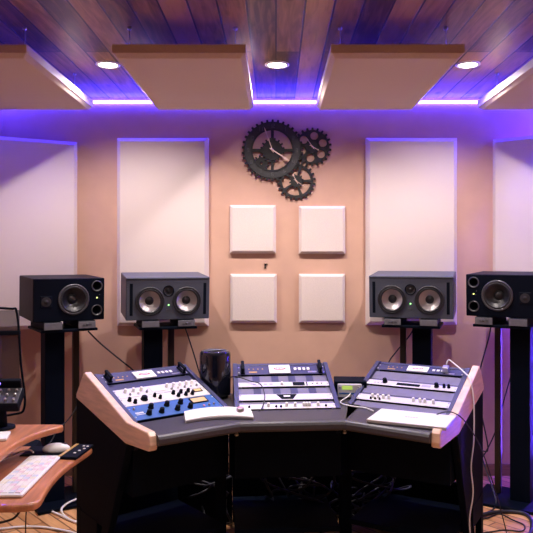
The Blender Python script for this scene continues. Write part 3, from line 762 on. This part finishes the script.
# a white lead from the small box across the desktop
o = MB().tube([(.392,3.576,TZ+.03),(.375,3.545,TZ+.02),(.335,3.50,TZ+.006),(.335,3.44,TZ+.005),(.38,3.385,TZ+.005),(.44,3.345,TZ+.005),(.47,3.28,TZ+.005)],.0035).build('cable','whitecable')
tag(recenter(o),'white cable looping round the foot of the right rack to the laptop','cable')
q0 = at(457,421,3.16)
o = MB().tube([hp(W-.055,-.085,TZ+.012),hp(W-.01,-.07,TZ+.032),hp(W+.035,-.055,TZ+.028),hp(W+.075,-.01,TZ-.02),hp(W+.12,.10,TZ-.16),hp(W+.16,.22,.35),hp(W+.2,.3,.12),hp(W+.2,.36,.008),hp(W+.12,.46,.008)],.0028).build('cable','cable')
tag(recenter(o),'thin black lead with a red tip leaving the laptop over the wood end','cable')
o2 = MB().tube([CB.M @ Vector((-.03,LEN*.72,-.01)), CB.M @ Vector((.015,LEN*.66,.014)), CB.M @ Vector((.09,LEN*.545,.016)), CB.M @ Vector((.135,LEN*.46,.022)), CB.M @ Vector((.15,LEN*.25,.026)), CB.M @ Vector((.145,.05,.018)), CB.M @ Vector((.12,-.012,.006)), CB.M @ Vector((.07,-.03,.006))],.0028).build('cable','cable')
tag(recenter(o2),'thin black cable hanging across the middle rack faceplates','cable')

# ---------------------------------------------------------------- wooden computer desk at the left edge
cd = thing('computer_desk', (-1.35,2.6,0), 'cherry wood computer desk with a curved upper tier and keyboard shelf', 'desk')
def curve_poly(pts, n=6):
    P=[Vector((*p,0)) for p in pts]; Q=[]
    for i in range(len(P)-1):
        a=P[max(i-1,0)];b=P[i];c=P[i+1];d=P[min(i+2,len(P)-1)]
        for k_ in range(n):
            u=k_/n; v=.5*((2*b)+(c-a)*u+(2*a-5*b+4*c-d)*u*u+(3*b-a-3*c+d)*u**3); Q.append((v.x,v.y))
    Q.append((P[-1].x,P[-1].y)); return Q
def slab(poly, z0, z1, name, bev):
    t = bmesh.new(); a=[t.verts.new((*p,z0)) for p in poly]; b=[t.verts.new((*p,z1)) for p in poly]
    t.faces.new(a[::-1]); t.faces.new(b)
    for i in range(len(a)): t.faces.new((a[i],a[(i+1)%len(a)],b[(i+1)%len(a)],b[i]))
    bmesh.ops.recalc_face_normals(t, faces=t.faces[:])
    bmesh.ops.bevel(t, geom=[e for e in t.edges if abs(e.verts[0].co.z-e.verts[1].co.z)<1e-6], offset=bev, segments=3, affect='EDGES', profile=.5)
    mb=MB(); mb._add(t); return mb.build(name,'cherry',cd,True)
edge = curve_poly([(-1.06,2.25),(-1.015,2.48),(-1.02,2.63),(-.995,2.80),(-.945,2.90),(-.922,2.93),(-.925,2.955),(-.95,2.965)])
slab([(-1.80,2.25)]+edge+[(-1.80,2.965)], .722, .752, 'upper_tier', .010)
edge = curve_poly([(-.885,2.300),(-.835,2.315),(-.815,2.355),(-.828,2.45),(-.842,2.6),(-.838,2.75),(-.815,2.92),(-.808,2.99),(-.822,3.012)])
slab([(-1.55,2.300)]+edge+[(-1.2,3.03),(-1.55,3.03)], .612, .640, 'keyboard_shelf', .010)
MB().box(-1.80,-1.776,2.28,2.95,0,.722,.003).build('side_panel','cherry',cd,True)
MB().box(-1.29,-1.266,2.36,2.94,.640,.722,.003).build('shelf_bracket','cherry',cd,True)
MB().box(-1.776,-1.29,2.90,2.918,.25,.612,.003).build('back_panel','cherry',cd,True)
MB().box(-1.32,-1.296,2.36,2.90,0,.612,.003).build('side_panel','cherry',cd,True)
# white keyboard with coloured keycaps
T = Matrix.Translation((-.955,2.600,.640)) @ rotz(R(90+1.5))
t = thing('keyboard', T, 'white keyboard with pastel keys on the lower shelf of the wooden desk', 'keyboard')
MB().box(-.235,.235,-.066,.066,.002,.013,.004).build('case','white',t)
protos = []
for c in ('keys_a','keys_b','keys_c','white','white','white'):
    protos.append(MB().box(.0012,.0234,.001,.0205,.0125,.0165,.0012,seg=1).build('key',c,t))
for rI in range(5):
    for cI in range(18):
        q = rI*18+cI; pr = protos[q] if q < 6 else random.choice(protos)
        kx = pr if q < 6 else pr.copy()
        if q >= 6: col.objects.link(kx)
        kx.parent = t; kx.location = (-.222+cI*.0247, -.055+rI*.0222, 0)
# mouse
T = Matrix.Translation((-.945,2.925,.645)) @ rotz(R(8))
t = thing('mouse', T, 'white computer mouse beside the black panel on the lower shelf', 'mouse')
b = bmesh.new(); bmesh.ops.create_uvsphere(b, u_segments=28, v_segments=16, radius=1)
for v in b.verts:
    v.co.z = max(v.co.z,-.35); v.co = Vector((v.co.x*.058*(1+.08*v.co.y), v.co.y*.032, (v.co.z+.35)*.026))
for f in b.faces: f.smooth=True
mb=MB(); mb._add(b); mb.build('shell','white',t)
MB().box(.022,.044,-.003,.003,.0290,.0335,.001,T=None).build('scroll_wheel','ringgrey',t)
MB().box(-.05,.05,-.026,.026,-.005,.0005).build('mouse_base','ringgrey',t) if False else None
# black mouse pad under mouse, black panel with gold strip on shelf tip
o = MB().box(-1.08,-.905,2.862,3.005,.6405,.6445,.001).build('mouse_pad','rubber'); tag(recenter(o),'black pad under the white mouse on the keyboard shelf','mouse pad')
T = Matrix.Translation((-.855,2.92,.6405)) @ rotz(R(-6))
t = thing('control_panel', T, 'flat black panel with gold strip at the tip of the keyboard shelf', 'control panel')
MB().box(-.042,.040,-.105,.090,0,.012,.003).build('body','rubber',t)
MB().box(-.040,-.026,-.103,.088,.0118,.0135,.0006).build('gold_strip','gold',t)
for x,y in ((.006,-.055),(.012,-.02),(.022,.01),(.022,.045),(.004,.05)): MB().box(x,x+.010,y,y+.010,.0118,.015,.001).build('button','white',t)
# white thing on the upper tier
o = MB(Matrix.Translation((-1.175,2.72,.752)) @ rotz(R(14))).box(-.10,.10,-.06,.06,.0005,.012,.003).build('notepad','paper'); tag(recenter(o),'white pad lying on the upper tier of the wooden desk','notepad')
# small mixer on a pedestal
T = Matrix.Translation((-1.20,2.885,.7525)) @ rotz(R(6))
t = thing('mixer', T, 'small black mixer with silver knobs raised above the wooden desk', 'mixer')
MB().cyl((.03,.0,.006),(.03,.0,.10),.028,20,.022).build('pedestal','rubber',t)
MB().cyl((.03,0,0),(.03,0,.008),.06,24).build('foot','rubber',t)
Tm = Matrix.Translation((0,0,.128)) @ rotx(R(28))
MB(Tm).box(-.13,.115,-.055,.055,-.028,.012,.004).build('body','rubber',t)
tp = MB(Tm).box(-.125,.11,-.05,.05,.0118,.014,.001).build('top_panel','ringgrey',t)
for r_i in range(3):
    for c_i in range(7):
        MB(Tm).cyl((-.105+c_i*.033,-.032+r_i*.03,.0135),(-.105+c_i*.033,-.032+r_i*.03,.026),.0065,10,.005).build('knob','steel',tp)
MB(Tm).box(-.13,.105,.052,.072,.0,.05,.004).build('meter_bridge','rubber',t)
MB(Tm).box(.0,.022,.050,.0525,.034,.042).build('power_light','blueled',t)

# mesh office chair beyond the wooden desk
T = Matrix.Translation((-1.43,3.335,0)) @ rotz(R(6))
t = thing('office_chair', T, 'black office chair with see-through mesh back at the left edge', 'chair')
MB().box(-.23,.23,-.22,.22,.46,.53,.03).build('seat','rubber',t)
fr = MB().tube([(-.22,-.25,.78),(-.235,-.26,1.0),(-.225,-.265,1.22),(-.19,-.265,1.245),(0,-.27,1.25),(.19,-.265,1.245),(.225,-.265,1.22),(.24,-.26,1.0),(.255,-.25,.80),(.2,-.25,.76),(0,-.255,.75),(-.18,-.25,.76),(-.22,-.25,.78)],.0055)
bk = fr.build('back_frame','rubber',t)
mb = MB().box(-.215,.235,-.261,-.258,.775,1.238); mb.build('mesh_back','mesh',bk)
MB().box(-.225,.240,-.275,-.258,1.125,1.145,.004).build('back_bar','rubber',bk)
MB().tube([(0,.0,.46),(0,-.18,.43),(0,-.27,.55),(0,-.275,.80)],.022).build('back_support','rubber',t)
MB().cyl((0,0,.10),(0,0,.46),.028).build('gas_lift','rubber',t)
for i in range(5):
    a = R(72*i+18); c_ = math.cos(a); s2 = math.sin(a)
    lg = MB().tube([(0,0,.11),(c_*.10,s2*.10,.09),(c_*.17,s2*.17,.066)],.018).build('base_leg','rubber',t)
    MB().cyl((c_*.17-s2*.02,s2*.17+c_*.02,.03),(c_*.17+s2*.02,s2*.17-c_*.02,.03),.03,18).build('caster','rubber',lg)

# ---------------------------------------------------------------- cables and clutter
def cable(pts, r, m, label, group=None):
    o = MB().tube(pts, r).build('cable', m); tag(recenter(o), label, 'cable', group); return o
cable([at(88,331,4.28),at(100,343,4.30),at(118,358,4.33),at(134,371,4.36),at(150,388,4.38),at(158,420,4.4),(-.66,4.42,.2),(-.55,4.44,.008),(-.3,4.44,.008)],.005,'cable','black cable sagging from the left black speaker towards the left rack')
cable([at(185,327,4.40),at(191,345,4.42),at(198,368,4.44),at(204,390,4.45),at(208,430,4.46),(-.45,4.47,.2),(-.38,4.47,.008),(-.1,4.46,.008)],.0045,'cable','black cable hanging straight from the left grey speaker behind the computer')
cable([at(168,327,4.44),at(170,345,4.46),at(173,362,4.47),at(176,400,4.48),(-.66,4.49,.3),(-.62,4.49,.008),(-.5,4.5,.008)],.0045,'cable','black cable close beside the post of the left grey speaker stand')
cable([at(417,322,4.42),at(410,335,4.44),at(396,352,4.46),at(388,364,4.47),at(380,390,4.48),at(376,440,4.49),(.66,4.5,.1),(.6,4.5,.008),(.4,4.5,.008)],.0045,'cable','black cable slanting down from the right grey speaker stand')
cable([at(491,326,4.06),at(489,337,4.08),at(484,355,4.10),at(480,372,4.12),at(479,400,4.15),at(488,448,4.22),(1.28,4.24,.25),(1.31,4.05,.03),(1.22,3.92,.008)],.0045,'cable','black cable hanging from the inner end of the right black speaker')
cable([at(512,372,4.45),at(504,400,4.45),at(496,430,4.45),at(484,455,4.45),(1.30,4.47,.1),(1.22,4.47,.008),(.95,4.45,.008)],.0045,'cable','black cable slanting past the post of the right black speaker stand')
cable([at(80,398,3.5),at(75,410,3.46),at(66,422,3.42),at(58,428,3.38),at(52,440,3.34),(-1.13,3.2,.5),(-1.14,3.1,.3),(-1.12,3.1,.008),(-1.1,3.3,.008)],.003,'cable','thin grey black cord drooping from the desk end to the wooden desk')
def fl(px,py,h=.008): 
    Y = (EYE-h)*F/(py-257); return ((px-276)*Y/F, Y, h)
cable([fl(-30,509),fl(0,508.5),fl(20,509),fl(45,510),fl(60,515),fl(70,520),fl(80,522),fl(100,522)],.007,'whitecable','white cable along the floor below the keyboard shelf, farther one','white cables on the floor')
cable([fl(100,496,.035),fl(84,497,.04),fl(70,502,.035),fl(61.5,509,.03),fl(66,517),fl(78,523),fl(96,526)],.0065,'whitecable','white cable curling in a hook beside the desk end','white cables on the floor')
cable([fl(-30,531),fl(0,529),fl(20,527),fl(40,527),fl(55,529),fl(70,532),fl(84,536)],.007,'whitecable','white cable nearest the bottom left corner of the floor','white cables on the floor')
cable([fl(467,540,.012),fl(474,520,.012),fl(490,513,.012),fl(510,511.5,.012),fl(525,514,.012),fl(532,522,.012),fl(530,534,.012),fl(520,545,.012),fl(495,552,.012),fl(476,548,.012)],.011,'cable','thick black cable coiled in a wide loop on the right floor')
cable([fl(480,520,.006),fl(490,517,.006),fl(500,514,.004),fl(513,520,.004),fl(524,525,.004),fl(522,531,.004),fl(505,530,.004),fl(490,532,.004),fl(478,534,.004)],.004,'cable','thin black cable lying inside the wide loop on the right floor')
cable([fl(505,500,.03),fl(510,507,.026),fl(516,512,.028),fl(520,516,.03)],.003,'cable','thin black cable end over the right stand base') if False else None
o = MB().tube([(-1.08,2.345,.606),(-1.07,2.34,.58),(-.98,2.335,.565),(-.91,2.35,.575),(-.885,2.36,.606)],.004).build('cable','cable'); tag(recenter(o),'short black cable drooping below the keyboard shelf edge','cable')
o = MB().tube([(-1.02,2.86,.657),(-1.04,2.87,.665),(-1.08,2.86,.66),(-1.12,2.80,.648),(-1.16,2.72,.646)],.0035).build('cable','whitecable'); tag(recenter(o),'thin white keyboard cord curving off the top of the keyboard','cable')
# under the desk
def gbox(name, x, y, rz, w, d, z0, h, m, label, cat, parts=None):
    t = thing(name, Matrix.Translation((x,y,z0)) @ rotz(rz), label, cat)
    MB().box(-w/2,w/2,-d/2,d/2,.012,h,.008).build('housing',m,t)
    MB().box(-w/2+.02,w/2-.02,-d/2-.004,-d/2+.006,.03,h-.02,.003).build('front_panel','spkblack',t)
    for a in (-1,1):
        for b_ in (-1,1): MB().cyl((a*(w/2-.03),b_*(d/2-.03),0),(a*(w/2-.03),b_*(d/2-.03),.014),.014,10).build('foot','rubber',t)
    return t
gbox('equipment_case',.02,4.02,R(4),.34,.26,0,.22,'black','dark equipment case on the floor in the shadow under the middle rack','case')
t = thing('power_strip', Matrix.Translation((.62,4.05,0)) @ rotz(R(-12)), 'black power strip on the floor under the right rack', 'power strip')
MB().box(-.2,.2,-.03,.03,.0,.045,.006).build('housing','rubber',t)
for i in range(5): 
    s3 = MB().box(-.165+i*.075,-.125+i*.075,-.02,.02,.0445,.047,.002).build('socket','ringgrey',t)
    if i in (1,3): MB().box(-.16+i*.075,-.13+i*.075,-.015,.015,.047,.085,.005).build('plug','white' if i==3 else 'rubber',t)
random.seed(3)
groups = [(-.42,3.9,'tangle of black cables on the floor under the left rack'),(.12,3.78,'tangle of black cables on the floor under the middle rack'),(.52,3.86,'tangle of black cables on the floor under the right rack')]
for x,y,lb in groups:
    mb = MB()
    for i in range(13):
        p0 = Vector((x+random.uniform(-.16,.16),y+random.uniform(-.1,.1),.4+random.uniform(-.05,.12)))
        pts = [p0]
        for q in range(5):
            pts.append(Vector((x+random.uniform(-.22,.22),y+random.uniform(-.16,.16),max(.008,.33-.08*q+random.uniform(-.05,.05)))))
        pts.append(Vector((x+random.uniform(-.2,.2),y+random.uniform(-.15,.15),.008)))
        mb.tube(pts,.0065,6,5)
    o = mb.build('cable_tangle','cable'); tag(recenter(o),lb,'cables',None,'stuff')

# ---------------------------------------------------------------- world, camera, view
w_ = bpy.data.worlds.new('room_air'); bpy.context.scene.world = w_; w_.use_nodes = True
w_.node_tree.nodes['Background'].inputs[0].default_value = (.02,.02,.03,1); w_.node_tree.nodes['Background'].inputs[1].default_value = .2
cam = bpy.data.cameras.new('camera'); co = bpy.data.objects.new('camera', cam); col.objects.link(co)
co.location = (0,0,EYE); co.rotation_euler = (R(90),0,0)
cam.sensor_width = 36; cam.lens = F/533*36; cam.shift_x = -9.5/533; cam.shift_y = -9.5/533; cam.clip_start = .05
sc = bpy.context.scene; sc.camera = co
sc.view_settings.view_transform = 'Standard'; sc.view_settings.look = 'None'; sc.view_settings.gamma = 1; sc.view_settings.use_curve_mapping = False
sc.view_settings.exposure = 0
